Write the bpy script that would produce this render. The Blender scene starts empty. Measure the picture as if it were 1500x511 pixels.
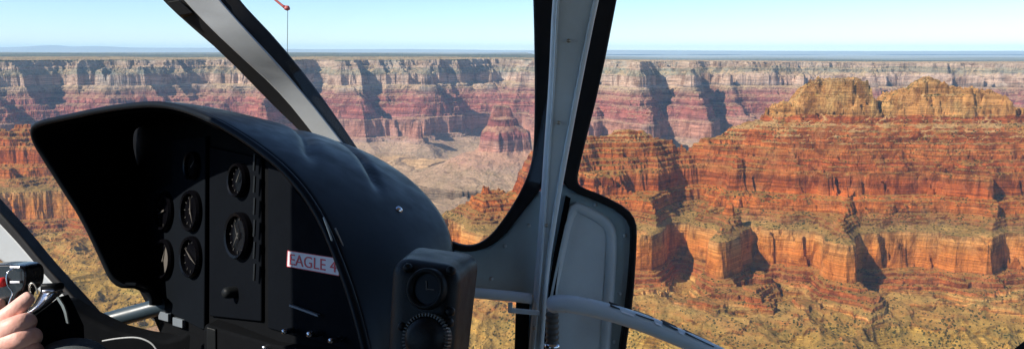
import bpy, bmesh, math, random
import numpy as np
from mathutils import Vector, Matrix

random.seed(7)
R = math.radians
S = bpy.context.scene
COL = S.collection

# ------------------------------------------------------------------ camera
FPX = 1177.0                       # focal length in photo pixels (photo is 1500 x 511)
PITCH = math.atan((255.5 - 76.0) / FPX)
cam_data = bpy.data.cameras.new('camera')
cam_data.sensor_width = 36.0
cam_data.lens = 36.0 * FPX / 1500.0
cam_data.clip_start = 0.02
cam_data.clip_end = 200000.0
cam = bpy.data.objects.new('camera', cam_data)
COL.objects.link(cam)
cam.location = (0, 0, 0)
cam.rotation_euler = (R(90) - PITCH, 0, 0)
S.camera = cam
CF = Vector((0, math.cos(PITCH), -math.sin(PITCH)))
CU = Vector((0, math.sin(PITCH), math.cos(PITCH)))

def P(px, py, d):
    """world point seen at photo pixel px,py at depth d metres"""
    return Vector((1, 0, 0)) * ((px - 750) / FPX * d) + CU * ((255.5 - py) / FPX * d) + CF * d

def GX(px, y, z):
    """world x of terrain standing at world y and height z that is seen in column px"""
    dep = y * math.cos(PITCH) - z * math.sin(PITCH)
    return (px - 750) / FPX * dep

# ------------------------------------------------------------------ world
world = bpy.data.worlds.new('World')
S.world = world
world.use_nodes = True
wn = world.node_tree
SUN_EL, SUN_AZ = R(37), R(-122)        # azimuth measured from +Y (view direction) towards +X
sky = wn.nodes.new('ShaderNodeTexSky')
sky.sky_type = 'NISHITA'
sky.sun_disc = False
sky.sun_elevation = SUN_EL
sky.sun_rotation = SUN_AZ
sky.altitude = 2200
sky.air_density = 1.0
sky.dust_density = 0.0
sky.ozone_density = 5.0
bg = wn.nodes['Background']
wn.links.new(sky.outputs[0], bg.inputs[0])
bg.inputs[1].default_value = 0.12
sl = bpy.data.lights.new('sun', 'SUN')
sl.energy = 5.0
sl.angle = R(0.5)
sl.color = (1.0, 0.93, 0.82)
sun = bpy.data.objects.new('sun', sl)
COL.objects.link(sun)
to_sun = Vector((math.sin(SUN_AZ) * math.cos(SUN_EL), math.cos(SUN_AZ) * math.cos(SUN_EL), math.sin(SUN_EL)))
sun.rotation_euler = to_sun.to_track_quat('Z', 'Y').to_euler()
S.view_settings.view_transform = 'Standard'
S.view_settings.look = 'None'
S.view_settings.gamma = 1.0
S.view_settings.use_curve_mapping = False
S.view_settings.exposure = 0.6
S.cycles.use_denoising = True
S.cycles.max_bounces = 6
S.cycles.diffuse_bounces = 3
S.cycles.glossy_bounces = 3
S.cycles.transparent_max_bounces = 12
S.cycles.volume_bounces = 1

# ------------------------------------------------------------------ node helper
class NT:
    def __init__(self, mat):
        mat.use_nodes = True
        self.t = mat.node_tree
        self.bsdf = self.t.nodes['Principled BSDF']
    def n(self, kind, **kw):
        nd = self.t.nodes.new(kind)
        for k, v in kw.items():
            setattr(nd, k, v)
        return nd
    def l(self, a, b):
        self.t.links.new(a, b)
    def set(self, sock, v):
        if hasattr(v, 'links') or isinstance(v, bpy.types.NodeSocket):
            self.l(v, sock)
        else:
            sock.default_value = v
    def math(self, op, a, b=None, c=None, clamp=False):
        nd = self.n('ShaderNodeMath', operation=op, use_clamp=clamp)
        self.set(nd.inputs[0], a)
        if b is not None: self.set(nd.inputs[1], b)
        if c is not None: self.set(nd.inputs[2], c)
        return nd.outputs[0]
    def vmul(self, v, k):
        nd = self.n('ShaderNodeVectorMath', operation='MULTIPLY')
        self.set(nd.inputs[0], v); nd.inputs[1].default_value = k
        return nd.outputs[0]
    def noise(self, vec, scale, detail=3, rough=0.55, dist=0.0):
        nd = self.n('ShaderNodeTexNoise')
        self.set(nd.inputs['Vector'], vec)
        nd.inputs['Scale'].default_value = scale
        nd.inputs['Detail'].default_value = detail
        nd.inputs['Roughness'].default_value = rough
        nd.inputs['Distortion'].default_value = dist
        return nd.outputs[0]
    def rng(self, v, a, b, c=0.0, d=1.0, smooth=False):
        nd = self.n('ShaderNodeMapRange')
        if smooth: nd.interpolation_type = 'SMOOTHSTEP'
        self.set(nd.inputs[0], v)
        for i, q in enumerate((a, b, c, d)): nd.inputs[1 + i].default_value = q
        return nd.outputs[0]
    def ramp(self, v, stops, interp='LINEAR'):
        nd = self.n('ShaderNodeValToRGB')
        nd.color_ramp.interpolation = interp
        el = nd.color_ramp.elements
        while len(el) > 1: el.remove(el[-1])
        el[0].position = stops[0][0]; el[0].color = (*stops[0][1], 1)
        for p, c in stops[1:]:
            e = el.new(p); e.color = (*c, 1)
        self.set(nd.inputs[0], v)
        return nd.outputs[0]
    def mix(self, f, a, b, mode='MIX'):
        nd = self.n('ShaderNodeMix', data_type='RGBA', blend_type=mode)
        self.set(nd.inputs[0], f)
        for i, v in ((6, a), (7, b)):
            if isinstance(v, tuple): v = (*v, 1) if len(v) == 3 else v
            self.set(nd.inputs[i], v)
        return nd.outputs[2]

def mat(name, col, rough=0.6, metal=0.0, bump=0.0, bscale=200.0, var=0.12, spec=0.5, coat=0.0):
    """cockpit material: base colour with slight wear variation and a fine surface bump"""
    m = bpy.data.materials.new(name)
    t = NT(m)
    tc = t.n('ShaderNodeTexCoord').outputs['Object']
    nz = t.noise(tc, 9.0, 5, 0.65)
    k = t.rng(nz, 0.3, 0.7, 1.0 - var, 1.0 + var)
    cmb = t.n('ShaderNodeVectorMath', operation='SCALE')
    cmb.inputs[0].default_value = col
    t.l(k, cmb.inputs['Scale'])
    t.l(cmb.outputs[0], t.bsdf.inputs['Base Color'])
    t.l(t.rng(t.noise(tc, 35.0, 4), 0.3, 0.7, max(rough - 0.08, 0.03), min(rough + 0.08, 1)), t.bsdf.inputs['Roughness'])
    t.bsdf.inputs['Metallic'].default_value = metal
    t.bsdf.inputs['Specular IOR Level'].default_value = spec
    if coat: t.bsdf.inputs['Coat Weight'].default_value = coat
    if bump:
        b = t.n('ShaderNodeBump')
        b.inputs['Strength'].default_value = bump
        b.inputs['Distance'].default_value = 0.001
        t.l(t.noise(tc, bscale, 3), b.inputs['Height'])
        t.l(b.outputs[0], t.bsdf.inputs['Normal'])
    return m

# ------------------------------------------------------------------ canyon terrain
rs = np.random.RandomState(11)
_perm = rs.permutation(512).astype(np.int32)
_perm = np.concatenate([_perm, _perm, _perm])
_ang = rs.rand(512) * 2 * np.pi
_gx, _gy = np.cos(_ang).astype(np.float32), np.sin(_ang).astype(np.float32)
def perlin(x, y, sc, seed=0):
    x = (x / sc + seed * 37.13).astype(np.float32); y = (y / sc + seed * 91.7).astype(np.float32)
    xi = np.floor(x).astype(np.int32); yi = np.floor(y).astype(np.int32)
    xf = x - xi; yf = y - yi
    u = xf * xf * xf * (xf * (xf * 6 - 15) + 10); v = yf * yf * yf * (yf * (yf * 6 - 15) + 10)
    def g(ix, iy, dx, dy):
        h = _perm[(_perm[ix & 511] + (iy & 511))] & 511
        return _gx[h] * dx + _gy[h] * dy
    a = g(xi, yi, xf, yf); b = g(xi + 1, yi, xf - 1, yf)
    c = g(xi, yi + 1, xf, yf - 1); d = g(xi + 1, yi + 1, xf - 1, yf - 1)
    return (a + u * (b - a)) * (1 - v) + (c + u * (d - c)) * v * 1.0
def ridged(x, y, sc, seed=0):
    return 1.0 - np.abs(perlin(x, y, sc, seed)) * 2.6

def steps(s0, z0, s1, z1, n, seed, cliff=0.25, drop=0.72):
    r = random.Random(seed)
    ws = [r.uniform(0.5, 1.7) for _ in range(n)]; zs = [r.uniform(0.4, 1.8) for _ in range(n)]
    out = []; s, z = s0, z0
    for w, h in zip(ws, zs):
        w = w / sum(ws) * (s1 - s0); h = h / sum(zs) * (z1 - z0)
        out += [(s + w * (1 - cliff), z + h * (1 - drop)), (s + w, z + h)]
        s += w; z += h
    return out
PROF_NEAR = ([(-400, -132), (0, -150), (14, -175), (26, -236), (42, -250), (54, -300), (66, -312), (72, -330), (76, -334)]
             + steps(76, -334, 130, -380, 3, 3, 0.2, 0.3) + steps(130, -380, 250, -450, 4, 4, 0.3, 0.6)
             + steps(250, -450, 420, -640, 9, 1, 0.22, 0.72)
             + [(436, -700)] + steps(436, -700, 600, -815, 7, 2, 0.25, 0.65)
             + [(670, -838), (682, -880), (694, -960), (704, -1000)]
             + steps(704, -1000, 870, -1105, 6, 5, 0.2, 0.75)
             + steps(870, -1105, 1500, -1300, 8, 12, 0.06, 0.35) + [(1560, -1310), (2600, -1420), (9000, -1500)])
PROF_FAR = ([(-4000, -80), (-60, -95), (0, -98), (10, -128)] + steps(10, -128, 70, -200, 3, 8, 0.3, 0.85)
            + [(150, -268), (158, -300), (172, -388)] + steps(172, -388, 330, -490, 4, 6, 0.2, 0.5)
            + steps(330, -490, 700, -745, 10, 7, 0.2, 0.7)
            + [(760, -762), (775, -830), (790, -945)] + steps(790, -945, 960, -1005, 4, 9, 0.15, 0.6)
            + [(1500, -1105), (2300, -1170), (2700, -1260), (3300, -1450), (9000, -1500)])
def prof(s, table):
    a = np.array(table, dtype=np.float64)
    return np.interp(s, a[:, 0], a[:, 1]).astype(np.float32)

def polydist(x, y, pts):
    """min over segments of distance - r, r interpolated along the polyline"""
    best = np.full(x.shape, 1e9, np.float32)
    for (x0, y0, r0), (x1, y1, r1) in zip(pts[:-1], pts[1:]):
        dx, dy = x1 - x0, y1 - y0
        t = np.clip(((x - x0) * dx + (y - y0) * dy) / (dx * dx + dy * dy), 0, 1)
        d = np.hypot(x - (x0 + t * dx), y - (y0 + t * dy)) - (r0 + t * (r1 - r0))
        best = np.minimum(best, d)
    return best.astype(np.float32)
def smin(a, b, k):
    h = np.clip(0.5 + 0.5 * (b - a) / k, 0, 1)
    return b + (a - b) * h - k * h * (1 - h)
def poly(pts, zref=-400):
    return [(GX(px, y, zref), y, r) for px, y, r in pts]

NEAR_CREST = [
    poly([(1146, 4400, -8), (1180, 4400, 12), (1215, 4400, 40), (1262, 4400, 26)]),
    poly([(1305, 4400, 20), (1350, 4400, 40), (1400, 4400, 42), (1460, 4400, 22)]),
    poly([(650, 3900, -660), (700, 3980, -560), (745, 4000, -400), (790, 4050, -262), (860, 4150, -215), (955, 4250, -235),
          (985, 4290, -300), (1015, 4330, -345), (1060, 4370, -250), (1105, 4400, -130), (1150, 4400, -60), (1290, 4400, -62), (1460, 4400, -30), (1500, 4400, -110),
          (1560, 4420, -120), (1640, 4450, -60), (1900, 4500, -200), (2400, 4500, -250)]),
]
NEAR_SPURS = [
    poly([(1255, 4250, -230), (1240, 3900, -470), (1232, 3480, -640)], -800),
    poly([(1110, 4250, -300), (1075, 3900, -480), (1054, 3500, -640)], -800),
    poly([(960, 4200, -300), (965, 4000, -400), (950, 3850, -490)], -700),
    poly([(1180, 4300, -160), (1195, 4100, -330), (1205, 3900, -450)], -700),
    poly([(1130, 4300, -240), (1050, 4000, -420), (1030, 3850, -520)], -700),
    poly([(930, 4200, -300), (905, 3900, -540)], -800),
    poly([(1400, 4300, -160), (1395, 4000, -330), (1440, 3850, -470)], -700),
    poly([(1560, 4300, -200), (1600, 3800, -500), (1640, 3600, -640)], -800),
]
RAVINES = [([(GX(a, y_, -800), y_, 0) for a, y_ in q], A_, W_) for q, A_, W_ in (([(1330, 4250), (1335, 3500)], 150, 130), ([(1165, 4300), (1160, 3500)], 120, 110), ([(1000, 4150), (1008, 3500)], 110, 120), ([(1500, 4250), (1520, 3500)], 130, 140), ([(1270, 4150), (1276, 3850), (1282, 3450)], 140, 75), ([(1104, 4200), (1100, 3850), (1096, 3500)], 120, 60), ([(1330, 4320), (1372, 4100), (1392, 3950)], 70, 45), ([(1165, 4250), (1160, 3800)], 80, 45), ([(985, 4100), (1000, 3600)], 60, 70), ([(1480, 4200), (1500, 3600)], 50, 80))]
LEFT_CREST = [poly([(-900, 5300, -330), (-300, 5250, -330), (0, 5200, -322), (120, 5200, -330), (300, 5200, -420), (430, 5200, -600)], -600)]
LEFT_SPURS = [poly([(20, 5150, -350), (15, 4900, -560)], -800), poly([(160, 5150, -400), (190, 4800, -640)], -800),
              poly([(-200, 5150, -350), (-260, 4700, -620)], -800)]
TEMPLE = [[(GX(724, 7050, -700), 7050, 0), (GX(744, 7050, -700), 7070, 0)],
          poly([(745, 7100, -900), (785, 7900, -860), (800, 8600, -700), (830, 9300, -330), (860, 9900, -120)], -700)]

def rim_y(x):
    """plan position of the far rim: promontories and bays"""
    pts = [(-12000, 9800), (-7000, 9700), (-6000, 9500), (-5750, 9300), (-5500, 9700), (-5000, 10500), (-4300, 10300), (-3800, 10500),
           (-3000, 10000), (-2700, 9650), (-2450, 10300), (-2000, 9900), (-1500, 10350), (-1000, 9900), (-500, 10500), (100, 10750),
           (600, 10500), (1100, 10300), (1300, 9950), (1500, 9850), (1750, 10500), (2100, 10000), (2500, 10650), (3200, 10500), (4200, 10600),
           (5300, 10500), (6500, 10600), (9000, 10700), (14000, 10500)]
    a = np.array(pts, float)
    xs = np.linspace(-12000, 14000, 1400); ys = np.interp(xs, a[:, 0], a[:, 1])
    k = np.hanning(17); k /= k.sum(); ys = np.convolve(np.pad(ys, 8, 'edge'), k, 'valid')
    return np.interp(x, xs, ys).astype(np.float32)

def heights(x, y):
    sh = x.shape
    # shared noises
    w1x = perlin(x, y, 700, 1) * 90; w1y = perlin(x, y, 700, 2) * 90
    xw, yw = x + w1x, y + w1y
    n300 = ridged(xw, yw, 330, 3); n110 = perlin(xw, yw, 120, 4); n110r = ridged(xw, yw, 130, 14)
    n45 = perlin(x, y, 48, 5); n18 = perlin(x, y, 19, 6); n8 = perlin(x, y, 8, 7)
    n900 = perlin(x, y, 1000, 8)
    # the joints of one bed do not line up with the next: three noise sets take turns down the slope
    sets = [perlin(xw, yw, 120, 70 + k) * 40 + ridged(xw, yw, 130, 75 + k) * 22 + perlin(x, y, 50, 80 + k) * 22 + perlin(x, y, 21, 85 + k) * 10 + perlin(x, y, 9, 90 + k) * 4 for k in range(3)]
    def layered(s, period):
        ws = [np.clip(np.cos(2 * np.pi * (s / period - k / 3)) + 0.35, 0, 1) for k in range(3)]
        tot = ws[0] + ws[1] + ws[2] + 1e-6
        return (sets[0] * ws[0] + sets[1] * ws[1] + sets[2] * ws[2]) / tot
    fine = n110 * 40 + n110r * 26 + n45 * 24 + n18 * 9 + n8 * 3
    # near butte and ridge
    def near(crest, spurs, blocks, ravines=()):
        s = polydist(x, y, crest[-1])
        for p in spurs:
            s = smin(s, polydist(x, y, p), 60.0)
        amp = np.clip((s - 60) / 450, 0, 1)
        s = s - amp * ((n300 - 0.35) * 125 + n900 * 90)
        s = s - np.clip(0.35 + amp, 0, 1) * (layered(s, 230) + n110 * 12 + ridged(x, y, 34, 62) * 7)
        for p, a_, w_ in ravines:
            s = s + a_ * np.exp(-(polydist(x + n110 * 18, y, p) / w_) ** 2)
        for p in blocks:
            sb = polydist(x, y, p) - n110 * 26
            sb = sb - layered(sb, 36) * 1.15 - n45 * 10
            s = np.minimum(s, sb)
        return s
    sA = near(NEAR_CREST, NEAR_SPURS, NEAR_CREST[:2], RAVINES)
    zA = prof(sA, PROF_NEAR)
    blk = np.clip((-sA + 10) / 60, 0, 1)
    zA = zA + blk * (n45 * 14 + n18 * 8)
    tops = [(1128, -330), (1134, -285), (1160, -280), (1166, -240), (1180, -182), (1196, -158), (1250, -150), (1264, -165), (1270, -200), (1272, -250), (1276, -252), (1279, -330),
            (1286, -335), (1292, -290), (1302, -240), (1310, -215), (1330, -208), (1338, -172), (1356, -142), (1372, -165), (1384, -200), (1440, -210), (1452, -235), (1470, -270), (1480, -345)]
    tx = [GX(p, 4400, -200) for p, _ in tops]
    cap = np.interp(x + n45 * 10, tx, [q for _, q in tops]).astype(np.float32) + np.round((n45 + perlin(x, y, 30, 64)) * 2.2) * 11 + n18 * 8 + n8 * 4
    cap = np.where((x < tx[0]) | (x > tx[-1]), -300, cap)
    zA = np.where(zA > -325, np.maximum(np.minimum(zA + 14, cap), -325 + n18 * 4), zA)
    # ravines on the slopes below the cliffs
    lowm = np.clip((sA - 780) / 150, 0, 1)
    zA = zA - lowm * (np.abs(perlin(xw, yw, 420, 40)) * 190 + np.abs(perlin(xw, yw, 150, 41)) * 80 + np.abs(perlin(xw, yw, 60, 44)) * 22 - 60)
    sB = near(LEFT_CREST, LEFT_SPURS, [])
    sB2 = np.where(sB > 800, 800 + (sB - 800) * 0.5, sB)
    zB = prof(sB2, PROF_NEAR)
    lowm = np.clip((sB - 780) / 150, 0, 1)
    zB = zB - lowm * (np.abs(perlin(xw, yw, 420, 42)) * 170 + np.abs(perlin(xw, yw, 150, 43)) * 80 + np.abs(perlin(xw, yw, 60, 45)) * 22 - 60)
    # far wall
    rd = rim_y(x) + (480 * np.exp(-((x + 150) / 700) ** 2)).astype(np.float32)
    mid = perlin(xw, yw, 2200, 20) * 480 + (ridged(xw, yw, 1150, 21) - 0.4) * 330 + (ridged(xw, yw, 520, 22) - 0.4) * 190
    sD = rd - y
    ampd = np.clip((sD + 300) / 900, 0.25, 1)
    sD = sD * (0.80 + 0.3 * perlin(x, y, 1900, 23)) - ampd * mid * 1.25
    sD = sD - layered(sD, 260) * 1.5 - n110 * 20
    # temple in the middle distance
    dE = np.maximum(polydist(x, y, TEMPLE[0]), 0)
    dE = dE - np.clip(dE / 120, 0, 1) * ((n300 - .4) * 60 + sets[0] * .7) - sets[1] * .15
    zE = np.interp(dE, [0, 10, 26, 50, 62, 130, 150, 172, 215, 300, 500, 900, 1400, 1500], [-462, -480, -560, -590, -640, -690, -720, -850, -880, -905, -1000, -1110, -1200, -1600]).astype(np.float32)
    zE = zE - np.clip((dE - 200) / 200, 0, 1) * np.abs(n300 - .4) * 40
    sE = polydist(x, y, TEMPLE[1]) - (n300 - .4) * 60 - fine
    sD = smin(sD, sE, 60)
    tilt = np.clip(x / 5000, 0, 1) * -48
    zD = np.maximum(prof(sD, PROF_FAR) + tilt + np.where(sD < -15, sets[0] * .12 + n18 * 9, 0), zE)
    back = y - rd
    zD = zD + np.where(back > 300, np.clip((back - 300) / 6000, 0, 1) * np.where(x < 500, 36, -60) + perlin(x, y, 4000, 30) * np.clip((back - 300) / 8000, 0, 1) * 55, 0)
    # Tonto platform with the inner gorge cut into it
    gy = 6500 + 260 * np.sin(x / 900.0) + perlin(x, y, 1500, 31) * 500 + n300 * 60 + fine * 1.3
    gd = np.abs(y - gy)
    zC = -1150 - 0.035 * np.clip(7600 - y, 0, 4000) + n900 * 90 + perlin(x, y, 1700, 61) * 110 + (n300 - .4) * 34 + n110 * 10 + n45 * 3 + n18 * 1.2
    gully = np.clip(1 - np.abs(perlin(xw, yw, 900, 33)) * 14, 0, 1)
    zC = zC - gully * 45
    ter = zC / 26.0; tf = ter - np.floor(ter)
    zC = (np.floor(ter) + np.clip((tf - 0.62) / 0.38, 0, 1) * 0.75 + tf * 0.25) * 26.0
    cutz = np.interp(gd, [0, 200, 330, 345, 440, 460], [290, 250, 160, 120, 90, 0]).astype(np.float32)
    z = zC; lab = np.zeros(sh, np.int8)
    for k, zz in ((1, zD), (2, zB), (3, zA)):
        lab = np.where(zz > z, k, lab); z = np.maximum(z, zz)
    z = np.where((gd < 460) & (z < -1090), np.minimum(z, -1175 - cutz + n45 * 8), z)
    # small relief: rubble, ledge tops
    z = z + n18 * 1.2 + n8 * 0.8
    return z.astype(np.float32), lab, sA

Q = 1.0
# polar grid centred on the helicopter: columns fan out, rows step away
aout = np.concatenate([np.linspace(-75, -40, 40, endpoint=False), np.linspace(-40, 40, int(1750 * Q)), np.linspace(40, 75, 41)[1:]])
ang = np.radians(aout)
def seg(a, b, st): return np.arange(a, b, st / Q)
rows = np.concatenate([seg(300, 2700, 40), seg(2700, 3300, 5), seg(3300, 4750, 3.6), seg(4750, 5900, 6), seg(5900, 7600, 11),
                       seg(7600, 11900, 8.2), seg(11900, 14000, 60), seg(14000, 30000, 400), seg(30000, 62001, 1500)]).astype(np.float64)
AA, YY = np.meshgrid(ang, rows)
YY = YY.astype(np.float32)
XX = np.where(np.abs(AA) < R(60), YY * np.tan(np.clip(AA, -1.3, 1.3)), YY * np.tan(AA)).astype(np.float32)
ZZ, LAB, SA = heights(XX, YY)
nr, nc = XX.shape
print('terrain verts', nr * nc)
verts = np.stack([XX, YY, ZZ], -1).reshape(-1, 3).astype(np.float32)

def sub_mesh(name, rowcol_mask, material, label=None):
    """one landform: the grid faces of rowcol_mask with their own vertices"""
    idx = np.arange(nr * nc, dtype=np.int32).reshape(nr, nc)
    m = rowcol_mask
    q = np.stack([idx[:-1, :-1][m], idx[:-1, 1:][m], idx[1:, 1:][m], idx[1:, :-1][m]], -1)
    used, inv = np.unique(q.ravel(), return_inverse=True)
    me = bpy.data.meshes.new(name)
    nf = len(q)
    me.vertices.add(len(used)); me.vertices.foreach_set('co', verts[used].ravel())
    me.loops.add(nf * 4); me.loops.foreach_set('vertex_index', inv.astype(np.int32))
    me.polygons.add(nf); me.polygons.foreach_set('loop_start', np.arange(0, nf * 4, 4, dtype=np.int32))
    me.polygons.foreach_set('use_smooth', np.zeros(nf, dtype=bool))
    me.update(calc_edges=True)
    me.materials.append(material)
    o = bpy.data.objects.new(name, me); COL.objects.link(o)
    o['kind'] = 'structure'
    if label: o['label'] = label
    return o

def zpos(z): return (z + 1600) / 1600.0     # ramp position of a height
def canyon_material(name, bands, talus, talus_amt, scrub_col, scrub_amt, sc=1.0, sat_noise=0.3, bump=1.0):
    m = bpy.data.materials.new(name)
    t = NT(m)
    geo = t.n('ShaderNodeNewGeometry')
    pos = geo.outputs['Position']
    sep = t.n('ShaderNodeSeparateXYZ'); t.l(pos, sep.inputs[0])
    nsep = t.n('ShaderNodeSeparateXYZ'); t.l(geo.outputs['True Normal'], nsep.inputs[0])
    z = sep.outputs[2]
    w = t.noise(pos, 0.0035 / sc, 4, 0.6)
    zz = t.math('ADD', z, t.rng(w, 0.3, 0.7, -16, 16))
    f = t.rng(zz, -1600, 0, 0, 1)
    base = t.ramp(f, [(zpos(a), c) for a, c in bands])
    # fine bedding: noise almost one-dimensional in height
    bed = t.noise(t.vmul(pos, (0.0022, 0.0022, 0.075 / sc)), 1.0, 6, 0.72)
    bedf = t.rng(bed, 0.34, 0.66, 0.5, 1.42)
    bed2 = t.noise(t.vmul(pos, (0.006, 0.006, 0.4 / sc)), 1.0, 3, 0.6)
    bedf = t.math('MULTIPLY', bedf, t.rng(bed2, 0.35, 0.65, 0.72, 1.25))
    massive = t.ramp(f, [(zpos(-1010), (0, 0, 0)), (zpos(-985), (.4, .4, .4)), (zpos(-850), (.4, .4, .4)), (zpos(-825), (0, 0, 0)), (zpos(-330), (0, 0, 0)), (zpos(-320), (.3, .3, .3))])
    bedf = t.math('ADD', t.math('MULTIPLY', bedf, t.math('SUBTRACT', 1.0, massive)), t.math('MULTIPLY', massive, 1.0))
    rock = t.mix(1.0, base, t.n('ShaderNodeCombineXYZ').outputs[0], 'MULTIPLY')
    comb = rock.node; t_in = comb.inputs[7]
    cx = t.n('ShaderNodeCombineXYZ')
    for i in range(3): t.l(bedf, cx.inputs[i])
    t.l(cx.outputs[0], t_in)
    # vertical stains on cliffs and blotches
    st = t.noise(t.vmul(pos, (0.035 / sc, 0.035 / sc, 0.0045 / sc)), 1.0, 5, 0.65)
    rock = t.mix(t.rng(st, 0.50, 0.72, 0, 0.5, True), rock, t.mix(1.0, rock, (0.5, 0.42, 0.36), 'MULTIPLY'))
    bl = t.noise(pos, 0.011 / sc, 5, 0.6)
    rock = t.mix(t.rng(bl, 0.5, 0.72, 0, sat_noise, True), rock, t.mix(0.5, base, (0.78, 0.52, 0.30)))
    vn = t.noise(t.vmul(pos, (0.012 / sc, 0.012 / sc, 0.009 / sc)), 1.0, 6, 0.7, 0.6)
    rock = t.mix(t.rng(vn, 0.47, 0.63, 0, 0.75, True), rock, t.mix(1.0, rock, (0.42, 0.34, 0.30), 'MULTIPLY'))
    hv = t.noise(pos, 0.0045 / sc, 5, 0.65)
    rock = t.mix(t.rng(hv, 0.5, 0.68, 0, 0.5, True), rock, t.mix(1.0, rock, (0.78, 1.12, 1.35), 'MULTIPLY'))
    # talus and soil on the gentler slopes
    nzz = t.math('ADD', nsep.outputs[2], t.rng(t.noise(pos, 0.03 / sc, 4), 0.3, 0.7, -0.16, 0.16))
    slope = t.rng(nzz, 0.46, 0.74, 0, talus_amt, True)
    tal = t.mix(t.rng(t.noise(pos, 0.02 / sc, 5, 0.7), 0.35, 0.65, 0, 1), talus[0], talus[1])
    tal = t.mix(0.35, tal, base)
    crm = t.math('MULTIPLY', t.ramp(f, [(zpos(-520), (0, 0, 0)), (zpos(-440), (.8, .8, .8)), (zpos(-340), (1, 1, 1))]), t.rng(t.noise(pos, 0.008 / sc, 4, .65), .42, .56, 0, .9, True))
    tal = t.mix(crm, tal, (.60, .42, .23))
    colr = t.mix(slope, rock, tal)
    # scrub: dark dots gathered in patches
    vor = t.n('ShaderNodeTexVoronoi'); vor.inputs['Scale'].default_value = 0.066 / sc
    t.l(pos, vor.inputs['Vector'])
    dens = t.noise(pos, 0.0065 / sc, 4, 0.65)
    thr = t.rng(dens, 0.34, 0.66, 0.12, 0.46)
    dot = t.math('LESS_THAN', vor.outputs['Distance'], thr)
    dot = t.math('MULTIPLY', dot, t.rng(nzz, 0.28, 0.5, 0, scrub_amt, True))
    sp = t.noise(pos, 0.16 / sc, 2, 0.6)
    dot = t.math('MULTIPLY', dot, t.rng(sp, 0.36, 0.50, 0, 1))
    colr = t.mix(t.math('MULTIPLY', t.rng(t.noise(pos, 0.012 / sc, 6, 0.75), 0.47, 0.62, 0, 0.5 * scrub_amt, True), t.rng(nzz, 0.4, 0.6, 0, 1, True)), colr, (.17, .145, .055))
    colr = t.mix(dot, colr, scrub_col)
    if name == 'red_rock':
        gm = t.n('ShaderNodeGamma'); t.l(colr, gm.inputs[0]); gm.inputs[1].default_value = 1.3
        colr = t.mix(1.0, gm.outputs[0], (1.12, 1.13, 1.06), 'MULTIPLY')
    t.l(colr, t.bsdf.inputs['Base Color'])
    t.bsdf.inputs['Roughness'].default_value = 0.95
    t.bsdf.inputs['Specular IOR Level'].default_value = 0.1
    # relief finer than the mesh
    h1 = t.noise(t.vmul(pos, (0.05 / sc, 0.05 / sc, 0.026 / sc)), 1.0, 7, 0.74)
    h2 = t.noise(t.vmul(pos, (0.006, 0.006, 0.14 / sc)), 1.0, 4, 0.65)
    h = t.math('ADD', t.math('MULTIPLY', h1, 19.0 * sc), t.math('MULTIPLY', h2, 9.0 * sc))
    h = t.math('ADD', h, t.math('MULTIPLY', dot, 2.5))
    b = t.n('ShaderNodeBump'); b.inputs['Strength'].default_value = bump
    b.inputs['Distance'].default_value = 1.0
    t.l(h, b.inputs['Height']); t.l(b.outputs[0], t.bsdf.inputs['Normal'])
    return m

NEAR_BANDS = [(-1500, (.30, .20, .085)), (-1240, (.50, .31, .10)), (-1228, (.30, .17, .07)), (-1215, (.55, .35, .11)),
              (-1140, (.55, .35, .11)), (-1130, (.36, .17, .06)), (-1116, (.50, .29, .10)), (-1108, (.55, .33, .12)), (-1100, (.50, .22, .08)), (-1080, (.60, .38, .16)), (-1062, (.48, .19, .07)),
              (-1045, (.42, .15, .06)), (-1005, (.46, .17, .06)), (-985, (.62, .26, .08)), (-930, (.66, .27, .08)),
              (-890, (.64, .30, .10)), (-845, (.60, .34, .15)), (-832, (.40, .25, .12)), (-805, (.36, .16, .07)), (-760, (.50, .19, .06)),
              (-700, (.52, .17, .05)), (-640, (.44, .14, .05)), (-600, (.54, .22, .08)), (-560, (.44, .14, .05)),
              (-500, (.52, .20, .07)), (-450, (.42, .14, .05)), (-390, (.46, .18, .07)), (-345, (.42, .13, .05)),
              (-332, (.56, .31, .13)), (-280, (.62, .35, .15)), (-200, (.56, .32, .14)), (-120, (.52, .33, .15))]
FAR_BANDS = [(-1500, (.16, .10, .08)), (-1300, (.16, .09, .08)), (-1235, (.20, .11, .09)), (-1205, (.24, .13, .10)), (-1195, (.42, .30, .20)), (-1060, (.40, .28, .19)),
             (-990, (.42, .27, .20)), (-955, (.42, .22, .16)), (-930, (.52, .25, .17)), (-850, (.54, .25, .17)),
             (-765, (.42, .21, .15)), (-745, (.34, .12, .10)), (-650, (.44, .14, .10)), (-600, (.28, .09, .08)),
             (-540, (.42, .15, .11)), (-490, (.34, .14, .11)), (-440, (.38, .24, .16)), (-395, (.46, .34, .25)),
             (-385, (.60, .40, .28)), (-300, (.58, .40, .29)), (-270, (.44, .31, .22)), (-262, (.30, .26, .18)),
             (-200, (.34, .28, .19)), (-190, (.50, .35, .25)), (-110, (.46, .34, .24)), (-96, (.10, .12, .07)), (-40, (.07, .09, .05))]
mat_near = canyon_material('red_rock', NEAR_BANDS, ((.48, .33, .125), (.34, .225, .085)), 0.85, (.060, .070, .026), 0.92)
mat_far = canyon_material('far_rock', FAR_BANDS, ((.66, .41, .23), (.44, .26, .15)), 0.75, (.11, .11, .06), 0.5, sc=2.2, sat_noise=0.2)
mat_plat = canyon_material('platform_rock', FAR_BANDS, ((.78, .46, .21), (.54, .30, .13)), 0.9, (.18, .13, .07), 0.2, sc=1.6)

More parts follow.
